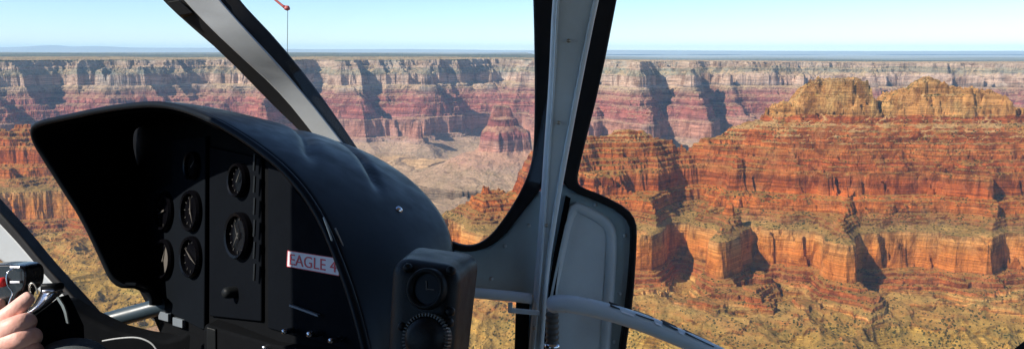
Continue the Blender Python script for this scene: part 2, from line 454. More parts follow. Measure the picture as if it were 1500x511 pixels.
fl = LAB[:-1, :-1]; yrow = YY[:-1, :-1]
cut = (yrow >= 11900)
sub_mesh('canyon_floor', (fl == 0) & ~cut, mat_plat)
sub_mesh('canyon_wall', (fl == 1) & ~cut, mat_far)
sub_mesh('canyon_ridge', (fl == 2) & ~cut, mat_near)
sub_mesh('butte', (fl == 3) & ~cut, mat_near)
m = bpy.data.materials.new('forest_plateau'); t = NT(m)
g = t.n('ShaderNodeNewGeometry').outputs['Position']
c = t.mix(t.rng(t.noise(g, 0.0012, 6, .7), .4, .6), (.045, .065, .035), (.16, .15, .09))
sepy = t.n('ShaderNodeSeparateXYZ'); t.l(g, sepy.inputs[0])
c = t.mix(t.rng(sepy.outputs[1], 15000, 30000), c, (.36, .38, .34))  # paler with distance: haze put into the colour
t.l(c, t.bsdf.inputs['Base Color']); t.bsdf.inputs['Roughness'].default_value = 1
mat_forest = m
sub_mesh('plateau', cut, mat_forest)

# the canyon country behind and beside the helicopter
bm = bmesh.new()
gx = np.linspace(-40000, 40000, 60); gy_ = np.linspace(-40000, 300, 40)
gz = lambda a, b_: -1500 + float(perlin(np.array([a]), np.array([b_]), 6000, 50)[0]) * 500
gv = [[bm.verts.new((a, b_, gz(a, b_))) for a in gx] for b_ in gy_]
for j in range(len(gy_) - 1):
    for i in range(len(gx) - 1): bm.faces.new((gv[j][i], gv[j][i + 1], gv[j + 1][i + 1], gv[j + 1][i]))
me = bpy.data.meshes.new('desert_ground'); bm.to_mesh(me); bm.free(); me.materials.append(mat_near)
o = bpy.data.objects.new('desert_ground', me); COL.objects.link(o); o['kind'] = 'structure'

# distant mountains and the land running to the horizon
def hill_range(name, pts, y, depth, seed):
    me = bpy.data.meshes.new(name); bm = bmesh.new()
    N, M = 260, 18
    xs = np.linspace(pts[0][0], pts[-1][0], N)
    hx = np.interp(xs, [p[0] for p in pts], [p[1] for p in pts])
    r = np.random.RandomState(seed)
    grid = []
    for j in range(M):
        tt = j / (M - 1) * 2 - 1
        row = []
        for i in range(N):
            k = max(0, 1 - abs(tt)) ** 0.8
            n = 1 + 0.18 * float(perlin(np.array([xs[i] * 1.0]), np.array([tt * 5000.0]), 2500, seed)[0])
            row.append(bm.verts.new((GX(xs[i], y, 0), y + tt * depth, -160 + (hx[i] + 160) * k * n)))
        grid.append(row)
    for j in range(M - 1):
        for i in range(N - 1):
            f = bm.faces.new((grid[j][i], grid[j][i + 1], grid[j + 1][i + 1], grid[j + 1][i])); f.smooth = True
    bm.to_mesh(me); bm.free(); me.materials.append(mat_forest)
    o = bpy.data.objects.new(name, me); COL.objects.link(o); o['kind'] = 'structure'
    return o
hill_range('distant_hills', [(-900, 60), (-300, 200), (-40, 260), (30, 300), (80, 430), (105, 330), (150, 360), (200, 260), (330, 250), (450, 160), (600, 170), (760, 90), (900, 110), (1100, 60),
                            (1300, 40), (1500, 60), (2200, 100)], 52000, 6000, 3)

# air between here and there
bm = bmesh.new()
bmesh.ops.create_cube(bm, size=1.0)
me = bpy.data.meshes.new('haze'); 
x0, x1, y0, y1, z0, z1 = -240000, 240000, -42000, 64000, min(float(ZZ.min()), -1900.0) - 2.0, 470
for v in bm.verts:
    v.co = Vector((x0 if v.co.x < 0 else x1, y0 if v.co.y < 0 else y1, z0 if v.co.z < 0 else z1))
bm.to_mesh(me); bm.free()
hz = bpy.data.objects.new('haze', me); COL.objects.link(hz); hz['kind'] = 'stuff'
m = bpy.data.materials.new('air'); m.use_nodes = True; nt = m.node_tree
for nd in list(nt.nodes):
    if nd.type == 'BSDF_PRINCIPLED': nt.nodes.remove(nd)
pv = nt.nodes.new('ShaderNodeVolumePrincipled')
pv.inputs['Color'].default_value = (0.38, 0.68, 1.0, 1)
pv.inputs['Density'].default_value = 1.45e-5
nt.links.new(pv.outputs[0], [n for n in nt.nodes if n.type == 'OUTPUT_MATERIAL'][0].inputs['Volume'])
me.materials.append(m)

# ================================================================== cockpit
def tag(o, label=None, cat=None, group=None):
    if label: o['label'] = label
    if cat: o['category'] = cat
    if group: o['group'] = group
    return o
ROOTLOC = {}
def thing(name, label, cat, loc, group=None):
    o = bpy.data.objects.new(name, None); COL.objects.link(o)
    o.empty_display_size = 0.05
    o.location = loc
    ROOTLOC[o.name] = Vector(loc)
    return tag(o, label, cat, group)
def obj(name, bm, m, parent=None, smooth=False, bevel=0.0, bseg=2, sub=0, solid=0.0):
    """link a bmesh given in world coordinates as one mesh object"""
    off = ROOTLOC.get(parent.name, Vector()) if parent else Vector()
    if off.length: bmesh.ops.translate(bm, verts=bm.verts, vec=-off)
    bmesh.ops.recalc_face_normals(bm, faces=bm.faces)
    me = bpy.data.meshes.new(name)
    for f in bm.faces: f.smooth = smooth
    bm.to_mesh(me); bm.free()
    for mm in (m if isinstance(m, (list, tuple)) else [m]): me.materials.append(mm)
    o = bpy.data.objects.new(name, me); COL.objects.link(o)
    if parent:
        o.parent = parent
        if parent.name in ROOTLOC and parent.type == 'MESH' or parent.type == 'EMPTY': pass
        ROOTLOC[o.name] = off
    if solid:
        md = o.modifiers.new('solidify', 'SOLIDIFY'); md.thickness = solid; md.offset = 0
    if bevel:
        md = o.modifiers.new('bevel', 'BEVEL'); md.width = bevel; md.segments = bseg; md.limit_method = 'ANGLE'; md.angle_limit = R(35)
        for p in me.polygons: p.use_smooth = True
        try:
            md.harden_normals = True
        except Exception: pass
    if sub:
        md = o.modifiers.new('subsurf', 'SUBSURF'); md.levels = sub; md.render_levels = sub
    return o
def smooth_pts(pts, n=1, closed=False):
    """Chaikin corner rounding of (px,py,d) points"""
    for _ in range(n):
        out = []
        N = len(pts)
        if not closed: out.append(pts[0])
        for i in range(N if closed else N - 1):
            a, b = Vector(pts[i]), Vector(pts[(i + 1) % N])
            out += [tuple(a * .75 + b * .25), tuple(a * .25 + b * .75)]
        if not closed: out.append(pts[-1])
        pts = out
    return pts
def plate(pts, thick, rounding=0, bm=None):
    """solid slab: outline given in photo pixels and depth, real thickness away from the viewer"""
    bm = bm or bmesh.new()
    if rounding: pts = smooth_pts(pts, rounding, True)
    fr = [bm.verts.new(P(*p)) for p in pts]
    bk = [bm.verts.new(P(*p) + CF * thick) for p in pts]
    n = len(pts)
    bm.faces.new(fr); bm.faces.new(bk[::-1])
    for i in range(n):
        bm.faces.new((fr[i], bk[i], bk[(i + 1) % n], fr[(i + 1) % n]))
    return bm
def band(left, right, thick, rounding=1, bm=None):
    """solid bar between two edge curves of equal point count"""
    bm = bm or bmesh.new()
    L = smooth_pts(left, rounding); Rr = smooth_pts(right, rounding)
    rows = []
    for a, b in zip(L, Rr):
        rows.append([bm.verts.new(P(*a)), bm.verts.new(P(*b)), bm.verts.new(P(*b) + CF * thick), bm.verts.new(P(*a) + CF * thick)])
    for r0, r1 in zip(rows[:-1], rows[1:]):
        for k in range(4):
            bm.faces.new((r0[k], r0[(k + 1) % 4], r1[(k + 1) % 4], r1[k]))
    bm.faces.new(rows[0]); bm.faces.new(rows[-1][::-1])
    return bm
def tube(pts, rad, seg=14, bm=None, rings=None, cap=True):
    """tube along world points; rad is one radius or one per point"""
    bm = bm or bmesh.new()
    pts = [Vector(p) for p in pts]
    rads = rad if isinstance(rad, (list, tuple)) else [rad] * len(pts)
    up = None; rows = []
    for i, p in enumerate(pts):
        d = (pts[min(i + 1, len(pts) - 1)] - pts[max(i - 1, 0)]).normalized()
        if up is None:
            up = d.orthogonal().normalized()
        up = (up - d * up.dot(d)).normalized()
        sd = d.cross(up)
        rows.append([bm.verts.new(p + (up * math.cos(2 * math.pi * k / seg) + sd * math.sin(2 * math.pi * k / seg)) * rads[i]) for k in range(seg)])
    for r0, r1 in zip(rows[:-1], rows[1:]):
        for k in range(seg):
            bm.faces.new((r0[k], r0[(k + 1) % seg], r1[(k + 1) % seg], r1[k]))
    if cap:
        bm.faces.new(rows[0]); bm.faces.new(rows[-1][::-1])
    return bm
def curve_pts(pts, n=2):
    return [P(*p) for p in smooth_pts(pts, n)]
def lathe(prof_, org, axis, seg=40, bm=None):
    """profile (radius, along) turned about axis through org"""
    bm = bm or bmesh.new()
    axis = axis.normalized(); u = axis.orthogonal().normalized(); v = axis.cross(u)
    rows = []
    for r, h in prof_:
        if r < 1e-6: rows.append([bm.verts.new(org + axis * h)])
        else: rows.append([bm.verts.new(org + axis * h + (u * math.cos(2 * math.pi * k / seg) + v * math.sin(2 * math.pi * k / seg)) * r) for k in range(seg)])
    for a, b in zip(rows[:-1], rows[1:]):
        for k in range(seg):
            k2 = (k + 1) % seg
            if len(a) == 1 and len(b) == 1: continue
            if len(a) == 1: bm.faces.new((a[0], b[k], b[k2]))
            elif len(b) == 1: bm.faces.new((a[k], b[0], a[k2]))
            else: bm.faces.new((a[k], b[k], b[k2], a[k2]))
    return bm
def box(org, ax, ay, az, bm=None):
    """box from corner org spanned by three vectors"""
    bm = bm or bmesh.new()
    v = [bm.verts.new(org + ax * i + ay * j + az * k) for k in (0, 1) for j in (0, 1) for i in (0, 1)]
    for f in ((0, 1, 3, 2), (4, 6, 7, 5), (0, 4, 5, 1), (2, 3, 7, 6), (0, 2, 6, 4), (1, 5, 7, 3)):
        bm.faces.new([v[i] for i in f])
    return bm

M_white = mat('pillar_paint', (.36, .375, .38), 0.45, bump=.2, bscale=400, var=.10)
M_grey = mat('frame_paint', (.58, .67, .70), 0.42, bump=.25, bscale=500, var=.1)
M_panel = mat('panel_paint', (.40, .53, .57), 0.55, bump=.35, bscale=600, var=.12)
M_tube = mat('tube_paint', (.62, .74, .80), 0.33, bump=.1, bscale=300, var=.07)
M_brace = mat('brace_paint', (.035, .055, .07), 0.4)
M_sunlit = mat('painted_sunlight', (.85, .87, .88), .4)  # near-white stand-in for sunlight on the door tube
M_liner = mat('headliner', (.45, .47, .48), 0.9)
M_rubber = mat('black_rubber', (.010, .010, .011), 0.7, bump=.2, bscale=300, spec=.25)
M_hood = mat('hood_leatherette', (.008, .010, .013), 0.36, bump=.03, bscale=900, var=.1, spec=.07)
M_matte = mat('matte_black', (.003, .0035, .0045), 0.9, bump=.2, bscale=300, spec=.08)
M_pod = mat('pod_plastic', (.010, .0115, .013), 0.42, bump=.3, bscale=700, var=.15, spec=.12)
M_dial = mat('instrument_face', (.002, .002, .003), 0.3, spec=.12)
M_ivory = mat('ivory_marking', (.09, .08, .07), 0.6)
M_metal = mat('bare_metal', (.75, .76, .78), 0.22, metal=1.0)
M_dull = mat('worn_metal', (.42, .40, .34), 0.35, metal=.9)
M_red = mat('red_plastic', (.62, .03, .03), 0.4)
M_redpaint = mat('red_paint', (.42, .09, .07), 0.5)
M_sticker = mat('sticker_white', (.62, .58, .61), 0.5)
M_letter = mat('red_lettering', (.55, .04, .06), 0.5)
M_button = mat('grey_button', (.13, .15, .17), 0.5)
M_mark = mat('dim_marking', (.035, .033, .03), 0.7)
M_bellows = mat('bellows_rubber', (.08, .085, .08), 0.5, bump=.3)
M_floor = mat('cabin_trim', (.035, .037, .04), 0.8)
M_cloth = mat('trouser_cloth', (.07, .085, .09), 0.9, bump=.8, bscale=900)
m = bpy.data.materials.new('skin'); t = NT(m)
tc = t.n('ShaderNodeTexCoord').outputs['Object']
t.l(t.mix(t.rng(t.noise(tc, 45, 5), .35, .65), (.70, .36, .29), (.82, .50, .42)), t.bsdf.inputs['Base Color'])
t.bsdf.inputs['Roughness'].default_value = .5
t.bsdf.inputs['Subsurface Weight'].default_value = .15
t.bsdf.inputs['Subsurface Radius'].default_value = (.01, .004, .002)
b = t.n('ShaderNodeBump'); b.inputs['Strength'].default_value = .5; b.inputs['Distance'].default_value = .001
t.l(t.noise(tc, 260, 4), b.inputs['Height']); t.l(b.outputs[0], t.bsdf.inputs['Normal'])
M_skin = m
m = bpy.data.materials.new('clear_acrylic'); m.use_nodes = True; nt = m.node_tree
nt.nodes.clear()
o_ = nt.nodes.new('ShaderNodeOutputMaterial'); tr = nt.nodes.new('ShaderNodeBsdfTransparent'); gl = nt.nodes.new('ShaderNodeBsdfGlossy')
gl.inputs['Roughness'].default_value = 0.02; tr.inputs[0].default_value = (.985, .99, .985, 1)
fr = nt.nodes.new('ShaderNodeFresnel'); fr.inputs[0].default_value = 1.2
mx = nt.nodes.new('ShaderNodeMixShader')
mx.inputs[0].default_value = .012; nt.links.new(tr.outputs[0], mx.inputs[1]); nt.links.new(gl.outputs[0], mx.inputs[2])
nt.links.new(mx.outputs[0], o_.inputs[0])
M_glass = m

# ---------------------------------------------------------------- airframe
heli = thing('helicopter', 'helicopter cabin framing the canyon view, grey posts and pale windscreen pillar with black rubber seals', 'helicopter', P(750, 900, 1.0))
# slanting windscreen pillar
sl_l = [(100, -150, 1.40), (237, 0, 1.48), (265, 27, 1.49), (328, 81, 1.52), (400, 155, 1.56), (440, 193, 1.58), (482, 240, 1.60)]
sl_r = [(220, -165, 1.40), (350, 0, 1.48), (362, 14, 1.49), (404, 58, 1.52), (456, 122, 1.56), (492, 172, 1.58), (538, 240, 1.60)]
pl = obj('windscreen_pillar', band([(a + 6, b, d + .010) for a, b, d in sl_l], [(a - 6, b, d + .010) for a, b, d in sl_r], .03), M_white, heli, bevel=.004)
gw_l = [(130, -155, 1.39), (269, 0, 1.47), (310, 43, 1.48), (355, 85, 1.51), (400, 126, 1.55), (436, 166, 1.57), (492, 240, 1.59)]
gw_r = [(186, -162, 1.39), (320, 0, 1.47), (355, 40, 1.48), (400, 88, 1.51), (432, 124, 1.55), (470, 170, 1.57), (524, 240, 1.59)]
obj('facing', band([(a - 1, b, d - .006) for a, b, d in gw_l], [(a + 1, b, d - .006) for a, b, d in gw_r], .014), M_white, pl, bevel=.003)
obj('seal', band(sl_l, [(a + .5, b, d - .0) for a, b, d in gw_l], .012), M_rubber, pl, bevel=.003)
obj('seal', band([(a - .5, b, d) for a, b, d in gw_r], sl_r, .012), M_rubber, pl, bevel=.003)
obj('gasket', band([(244, 3, 1.46), (262, 24, 1.47)], [(262, 0, 1.46), (283, 20, 1.47)], .02, 0), M_rubber, pl, bevel=.002)
sc = lathe([(0, .003), (.004, .002), (.005, 0), (.005, -.004)], P(503, 214, 1.56), -CF)
obj('rivet', sc, M_metal, pl, smooth=True)
# lower left window frame
lf_b = band([(-60, 268, 1.30), (0, 330, 1.28), (30, 362, 1.27), (60, 398, 1.26), (85, 425, 1.25), (112, 456, 1.24), (128, 480, 1.24)],
            [(-60, 246, 1.30), (0, 311, 1.28), (30, 345, 1.27), (60, 382, 1.26), (90, 415, 1.25), (122, 450, 1.24), (150, 482, 1.24)], .035)
lf = obj('window_frame', band([(-60, 330, 1.31), (0, 384, 1.29), (28, 400, 1.28), (52, 424, 1.27), (75, 444, 1.26), (100, 462, 1.25), (120, 482, 1.25)],
            [(-60, 262, 1.31), (0, 324, 1.29), (30, 357, 1.28), (60, 393, 1.27), (85, 420, 1.26), (112, 450, 1.25), (132, 482, 1.25)], .03), M_white, heli, bevel=.006)
obj('seal', lf_b, M_rubber, lf, bevel=.004)
# centre post with its lighter flange
cp_l = [(822, -140, .93), (810, 0, .95), (805, 117, .97), (799, 200, .98), (794, 276, .99), (785, 398, 1.0), (775, 511, 1.01), (768, 600, 1.02)]
cp_r = [(905, -140, .93), (872, 0, .95), (846, 130, .97), (829, 220, .98), (816, 290, .99), (800, 402, 1.0), (793, 511, 1.01), (785, 600, 1.02)]
cp = obj('door_post', band(cp_l, cp_r, .03), M_grey, heli, bevel=.005, bseg=3)
obj('flange', band([(a - 3, b, d - .006) for a, b, d in cp_r], [(a + 5 * (1 if b < 350 else .7), b, d - .004) for a, b, d in cp_r], .03), M_tube, cp, bevel=.0025)
obj('edge_bead', band([(a + 5, b, d - .004) for a, b, d in cp_l], [(a + 9, b, d - .004) for a, b, d in cp_l], .01), M_tube, cp, bevel=.0015)
# seals of the two windows
obj('window_seal', band([(776, -140, 1.03), (782, 0, 1.03), (784, 120, 1.03), (783, 205, 1.03), (779, 240, 1.03), (766, 275, 1.03), (744, 312, 1.03), (722, 342, 1.03), (703, 357, 1.03), (682, 361, 1.03), (655, 352, 1.03), (600, 350, 1.03)],
            [(826, -140, 1.03), (818, 0, 1.03), (812, 120, 1.03), (806, 205, 1.03), (800, 262, 1.03), (788, 284, 1.03), (762, 315, 1.03), (739, 346, 1.03), (714, 364, 1.03), (685, 370, 1.03), (655, 364, 1.03), (600, 362, 1.03)], .02, 2), M_rubber, heli, bevel=.004)
obj('window_seal', band([(890, -140, 1.03), (866, 0, 1.03), (845, 117, 1.03), (825, 230, 1.03), (820, 262, 1.03), (838, 281, 1.03), (874, 294, 1.03), (908, 311, 1.03), (924, 328, 1.03), (926, 352, 1.03), (919, 440, 1.03), (907, 520, 1.03), (900, 600, 1.03)],
            [(930, -140, 1.03), (904, 0, 1.03), (881, 117, 1.03), (852, 232, 1.03), (845, 266, 1.03), (852, 274, 1.03), (884, 286, 1.03), (920, 305, 1.03), (933, 324, 1.03), (934, 352, 1.03), (928, 444, 1.03), (916, 520, 1.03), (908, 600, 1.03)], .02, 1), M_rubber, heli, bevel=.004)
# lower panels
obj('lower_panel', plate([(790, 278, 1.045), (764, 309, 1.045), (741, 341, 1.045), (716, 361, 1.045), (686, 366, 1.045), (600, 358, 1.045), (600, 416, 1.045), (690, 421, 1.045), (790, 434, 1.045), (815, 434, 1.045), (815, 300, 1.045)], .02), M_panel, heli, bevel=.004)
dp = obj('corner_panel', plate([(806, 262, 1.045), (826, 270, 1.045), (874, 290, 1.045), (911, 307, 1.045), (929, 327, 1.045), (930, 352, 1.045), (923, 444, 1.045), (911, 530, 1.045), (904, 600, 1.045), (755, 600, 1.045), (757, 436, 1.045), (800, 436, 1.045)], .02), M_panel, heli, bevel=.004)
# raised rim pressed into the corner panel
rim = [(800, 470, 1.043), (818, 380, 1.043), (836, 300, 1.043), (860, 309, 1.043), (888, 325, 1.043), (897, 345, 1.043), (892, 430, 1.043), (884, 540, 1.043)]
obj('raised_rib', tube(curve_pts(rim, 2), .0075, 10), M_grey, dp, smooth=True)
obj('inner_plate', plate([(806, 460, 1.040), (838, 304, 1.040), (858, 313, 1.040), (883, 328, 1.040), (890, 346, 1.040), (885, 430, 1.040), (878, 560, 1.040), (800, 560, 1.040)], .012), M_grey, dp, bevel=.004)
obj('gap_strip', band([(829, 286, 1.036), (806, 400, 1.036), (799, 470, 1.036), (794, 600, 1.036)], [(836, 290, 1.036), (820, 380, 1.036), (812, 440, 1.036), (806, 600, 1.036)], .006), M_matte, dp)
obj('edge_strip', band([(756, 437, 1.03), (751, 600, 1.03)], [(776, 437, 1.03), (770, 600, 1.03)], .02, 0), M_rubber, dp, bevel=.003)
for x, y, d in ((872, 300, 1.043), (915, 345, 1.043), (908, 430, 1.043), (740, 360, 1.043), (720, 408, 1.043), (775, 330, 1.043), (900, 500, 1.043)):
    obj('rivet', lathe([(0, .0012), (.0016, .001), (.0026, 0), (.0026, -.001)], P(x, y, d), -CF, 16), M_grey, dp, smooth=True)
for y, d in ((60, .955), (180, .972), (330, .99), (480, 1.0)):
    obj('rivet', lathe([(0, .0012), (.0016, .001), (.0024, 0), (.0024, -.001)], P(840 - y * .12, y, d), -CF, 16), M_dull, cp, smooth=True)
# tubes
obj('cross_tube', tube(curve_pts([(585, 424, 1.01), (640, 424, 1.01), (700, 429, 1.01), (745, 433, 1.01), (779, 437, 1.01)], 1), .0068, 18), M_tube, heli, smooth=True)
arc = [(806, 446, .965), (818, 444, .955), (838, 445, .95), (865, 450, .95), (900, 459, .95), (940, 472, .95), (985, 490, .95), (1025, 507, .95), (1065, 526, .95), (1110, 552, .95)]
rt = obj('door_tube', tube(curve_pts(arc, 2), [.006, .009, .0105] + [.0098] * 200, 20), M_tube, heli, smooth=True) if False else None
pts_ = curve_pts(arc, 2)
rt = obj('door_tube', tube(pts_, [.0105 if i > 2 else (.006 + .0018 * i) for i in range(len(pts_))], 20), M_tube, heli, smooth=True)
for a, b, c, d in ((893, 447, 908, 452), (930, 459, 958, 469), (970, 473, 993, 483), (1003, 487, 1046, 507)):
    obj('rubber_strip', band([(a, b - 4, .950), (c, d - 4, .950)], [(a + 1, b + 1.5, .941), (c + 1, d + 1.5, .941)], .012, 0), M_rubber, rt, bevel=.0008)
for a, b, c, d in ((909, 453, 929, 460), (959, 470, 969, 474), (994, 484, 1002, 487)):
    obj('sunlit_patch', band([(a, b - 3, .948), (c, d - 3, .948)], [(a + 1, b + 4, .9385), (c + 1, d + 4, .9385)], .012, 0), M_sunlit, rt, bevel=.0008)  # sunlight falling on the tube, painted as near-white patches
# bellows under the tube
zb = []
for k in range(15):
    zb += [(.0085 if k % 2 else .0072, k * .0034)]
bt = P(809, 457, .975)
bl = obj('bellows', lathe([(0, 0)] + [(r, -h) for r, h in zb] + [(0, -.0476)], bt, CU), M_bellows, heli, smooth=False)
obj('clamp', lathe([(.0095, 0), (.0095, .004), (.007, .004), (.007, 0), (.0095, 0)], P(809, 507, .975), CU), M_metal, bl, smooth=True)
# little latch bracket
br = obj('bracket', band([(746, 451, .985), (790, 455, .985)], [(746, 458, .985), (790, 462, .985)], .006, 0), M_tube, heli, bevel=.001)
obj('bracket_tip', band([(744, 443, .985), (744, 458, .985)], [(751, 443, .985), (751, 458, .985)], .006, 0), M_grey, br, bevel=.001)
# pale tube at lower left and thin white cable
obj('brace_tube', tube(curve_pts([(128, 477, 1.26), (170, 466, 1.26), (222, 452, 1.26), (262, 441, 1.26)], 1), .0135, 18), M_brace, heli, smooth=True)
obj('white_cable', tube(curve_pts([(150, 499, .98), (172, 495, .98), (200, 493, .98), (218, 499, .98), (228, 508, .98), (236, 525, .98)], 3), .0011, 8), M_white, heli, smooth=True)
obj('lower_fairing', plate([(88, 440, 1.2), (112, 456, 1.2), (142, 471, 1.2), (168, 483, 1.2), (205, 492, 1.2), (240, 497, 1.2), (262, 493, 1.2), (275, 484, 1.2), (330, 490, 1.2), (330, 640, 1.2), (-120, 640, 1.2), (-120, 480, 1.2), (40, 452, 1.2)], .05), M_matte, heli, bevel=.008)
obj('sill_corner', plate([(1488, 513, .9), (1508, 497, .9), (1546, 466, .9), (1606, 444, .9), (1606, 620, .9), (1450, 620, .9)], .008), M_rubber, heli, bevel=.004)
# unseen cabin shell round the viewer, its roof edge shaped to steer the sunlight
def slab(name, pts, thick, mt):
    bm = bmesh.new()
    a = [bm.verts.new(Vector(p)) for p in pts]; b_ = [bm.verts.new(Vector(p) + Vector(thick)) for p in pts]
    n = len(a); bm.faces.new(a); bm.faces.new(b_[::-1])
    for i in range(n): bm.faces.new((a[i], b_[i], b_[(i + 1) % n], a[(i + 1) % n]))
    return obj(name, bm, mt, heli, bevel=.01)
slab('roof_panel', [(-1.25, -1.3, .40), (1.0, -1.3, .40), (1.0, .95, .33), (.3, 1.12, .31), (-.15, 1.0, .31), (-.52, .90, .33), (-.9, .60, .35), (-1.25, .3, .35)], (0, 0, .05), M_liner)
slab('rear_bulkhead', [(-1.25, -1.3, -1.2), (1.0, -1.3, -1.2), (1.0, -1.3, .38), (-1.25, -1.3, .38)], (0, .04, 0), M_floor)  # out of view, height set to block light from behind
slab('cabin_floor', [(-1.25, -1.3, -1.2), (1.0, -1.3, -1.2), (1.0, .55, -1.2), (.3, 1.0, -1.2), (-1.25, 1.0, -1.2)], (0, 0, .04), M_floor)
slab('side_wall', [(-1.25, -1.3, -1.2), (-1.25, 1.0, -1.2), (-1.25, 1.0, -.42), (-1.25, -1.3, -.30)], (.04, 0, 0), M_floor)
slab('side_wall', [(.98, -1.3, -1.2), (.98, .55, -1.2), (.98, .55, -.55), (.98, -1.3, -.30)], (.04, 0, 0), M_floor)
# panes
def pane(pts, name='windscreen_pane'):
    return obj(name, plate(pts, .004), M_glass, heli)
def hit(a, b_, c, px, py):
    n_ = (b_ - a).cross(c - a); d0 = P(px, py, 1.0)
    return d0 * (a.dot(n_) / d0.dot(n_))
def flat_pane(ref, pts, name='windscreen_pane'):
    """planar acrylic pane through three reference points"""
    bm = bmesh.new()
    f_ = [bm.verts.new(hit(*ref, x, y)) for x, y in pts]; k_ = [bm.verts.new(v.co * 1.003) for v in f_]
    n = len(pts); bm.faces.new(f_); bm.faces.new(k_[::-1])
    for q in range(n): bm.faces.new((f_[q], k_[q], k_[(q + 1) % n], f_[(q + 1) % n]))
    return obj(name, bm, M_glass, heli)
flat_pane((P(800, 0, 1.058), P(720, 345, 1.06), P(400, 55, 1.55)), [(292, -90), (815, -90), (808, 240), (780, 285), (700, 364), (560, 362), (500, 225), (400, 62)])
flat_pane((P(237, 0, 1.51), P(440, 195, 1.61), P(90, 415, 1.30)), [(-150, -60), (195, -50), (240, 0), (440, 190), (470, 235), (430, 420), (190, 466), (138, 472), (90, 418), (0, 322), (-150, 160)])
flat_pane((P(890, 50, 1.055), P(930, 400, 1.058), P(1480, 520, .95)), [(905, -90), (1700, -90), (1700, 440), (1490, 506), (1460, 640), (920, 640), (930, 330), (852, 264)], 'door_pane')
# probe outside the windscreen
pr = obj('probe_rod', tube([P(385, -16, 2.1), P(403, 0, 2.1), P(414, 9, 2.1), P(419, 12, 2.1)], [.003, .003, .0034, .005], 10), M_redpaint, heli, smooth=True)
obj('probe_tip', lathe([(0, -.006), (.007, -.003), (.008, .001), (.005, .007), (0, .008)], P(420.5, 13, 2.1), CU), M_redpaint, pr, smooth=True)
obj('probe_wire', tube([P(421.5, 14, 2.1), P(421, 60, 2.1), P(421, 110, 2.1)], .0008, 6), M_rubber, pr)

# ---------------------------------------------------------------- instrument console
con = thing('instrument_console', 'black arched instrument console with dials and a red lettered sticker, rising beside the windscreen pillar', 'instrument console', P(430, 700, 1.0))
A = [(222, 447, 1.22), (222, 432, 1.215), (200, 418, 1.21), (168, 417, 1.20), (148, 372, 1.20), (122, 318, 1.19), (96, 278, 1.18), (70, 237, 1.17), (52, 208, 1.16), (48, 190, 1.15), (56, 181, 1.14),
     (95, 173, 1.12), (150, 161, 1.08), (200, 154, 1.04), (242, 153, 1.01), (285, 164, .97), (330, 186, .94), (375, 215, .91), (415, 247, .88), (447, 283, .86), (473, 325, .84), (492, 370, .82), (508, 412, .80), (523, 460, .78), (536, 511, .765), (552, 590, .75)]
B = [(262, 447, 1.36), (258, 432, 1.36), (250, 416, 1.36), (240, 400, 1.36), (225, 360, 1.36), (215, 318, 1.36), (205, 278, 1.36), (198, 240, 1.36), (192, 215, 1.36), (192, 195, 1.36), (196, 185, 1.36),
     (215, 178, 1.35), (240, 175, 1.34), (275, 176, 1.33), (320, 180, 1.31), (375, 188, 1.29), (430, 196, 1.26), (478, 206, 1.23), (520, 219, 1.20), (560, 238, 1.17), (598, 264, 1.13), (630, 296, 1.09), (652, 330, 1.05), (662, 366, 1.02), (668, 420, 1.0), (672, 540, .98)]
def ribk(i, u):
    """two pressed flutes in the hood's upper right skin"""
    return 0
def hood_shell():
    bm = bmesh.new()
    a = smooth_pts(A, 3); b_ = smooth_pts(B, 3); n = len(a)
    K = 34
    rows = []
    for i, (p, q) in enumerate(zip(a, b_)):
        wp, wq = P(*p), P(*q)
        f = i / (n - 1)
        # outward bulge of the skin, strongest at the upper right shoulder
        mid = (P(*a[n // 2]) + P(*b_[-1])) / 2
        bul = .014 * max(0, math.sin(math.pi * min(max((f - .36) / .62, 0), 1)))
        row = []
        out = Vector((.72, 0, .70))
        if f < .52: out = Vector((.2, 0, 1)).normalized()
        for k in range(K + 1):
            u = k / K
            w = wp.lerp(wq, u) + out * bul * math.sin(math.pi * u) ** .8
            for f0, sl_, u0, u1 in ((.668, .23, .52, .93), (.610, .133, .22, .90)):
                e = math.exp(-((f - f0 - (1 - u) * sl_) / .011) ** 2) / (1 + math.exp(-(u - u0) * 40)) / (1 + math.exp((u - u1) * 50))
                w -= out * .0085 * e
            row.append(bm.verts.new(w))
        rows.append(row)
    for r0, r1 in zip(rows[:-1], rows[1:]):
        for k in range(K): bm.faces.new((r0[k], r0[k + 1], r1[k + 1], r1[k]))
    return bm
hood = obj('hood', hood_shell(), M_hood, con, smooth=True, solid=.007)
hl = hood_shell()
for f in hl.faces: f.normal_update()
hl_n = [v.normal.copy() for v in hl.verts]
hl.normal_update()
cen = P(400, 420, 1.05)
for v in hl.verts: v.co += (cen - v.co).normalized() * .009
obj('hood_lining', hl, M_matte, hood, smooth=True)
# rolled lip of the opening and the worn metal edge on its right side
lipA = smooth_pts(A[2:], 2)
obj('hood_lip', tube([P(*p) for p in lipA], .0045, 12), M_hood, hood, smooth=True)
for seg_ in ([(474, 318, .832), (484, 345, .825), (489, 362, .822)], [(491, 334, .835), (499, 352, .832), (507, 372, .828), (512, 388, .822)], [(497, 385, .812), (501, 397, .808)]):
    obj('worn_edge', tube(curve_pts(seg_, 1), .0010, 6), M_dull, hood, smooth=True)
from mathutils.bvhtree import BVHTree
hb = hood_shell(); hb.normal_update(); tree = BVHTree.FromBMesh(hb)
def on_hood(px, py):
    loc, nor, _, _ = tree.ray_cast(Vector((0, 0, 0)), P(px, py, 1.0).normalized())
    if nor.dot(loc) > 0: nor = -nor
    return loc + nor * .0035, nor
for sx, sy, sr in ((582, 310, .0050),):
    sp_, sn_ = on_hood(sx, sy)
    obj('screw', lathe([(0, sr * .7), (sr * .7, sr * .5), (sr, 0), (sr, -sr)], sp_, sn_, 20), M_metal if sr > .004 else M_pod, hood, smooth=True)
hb.free()

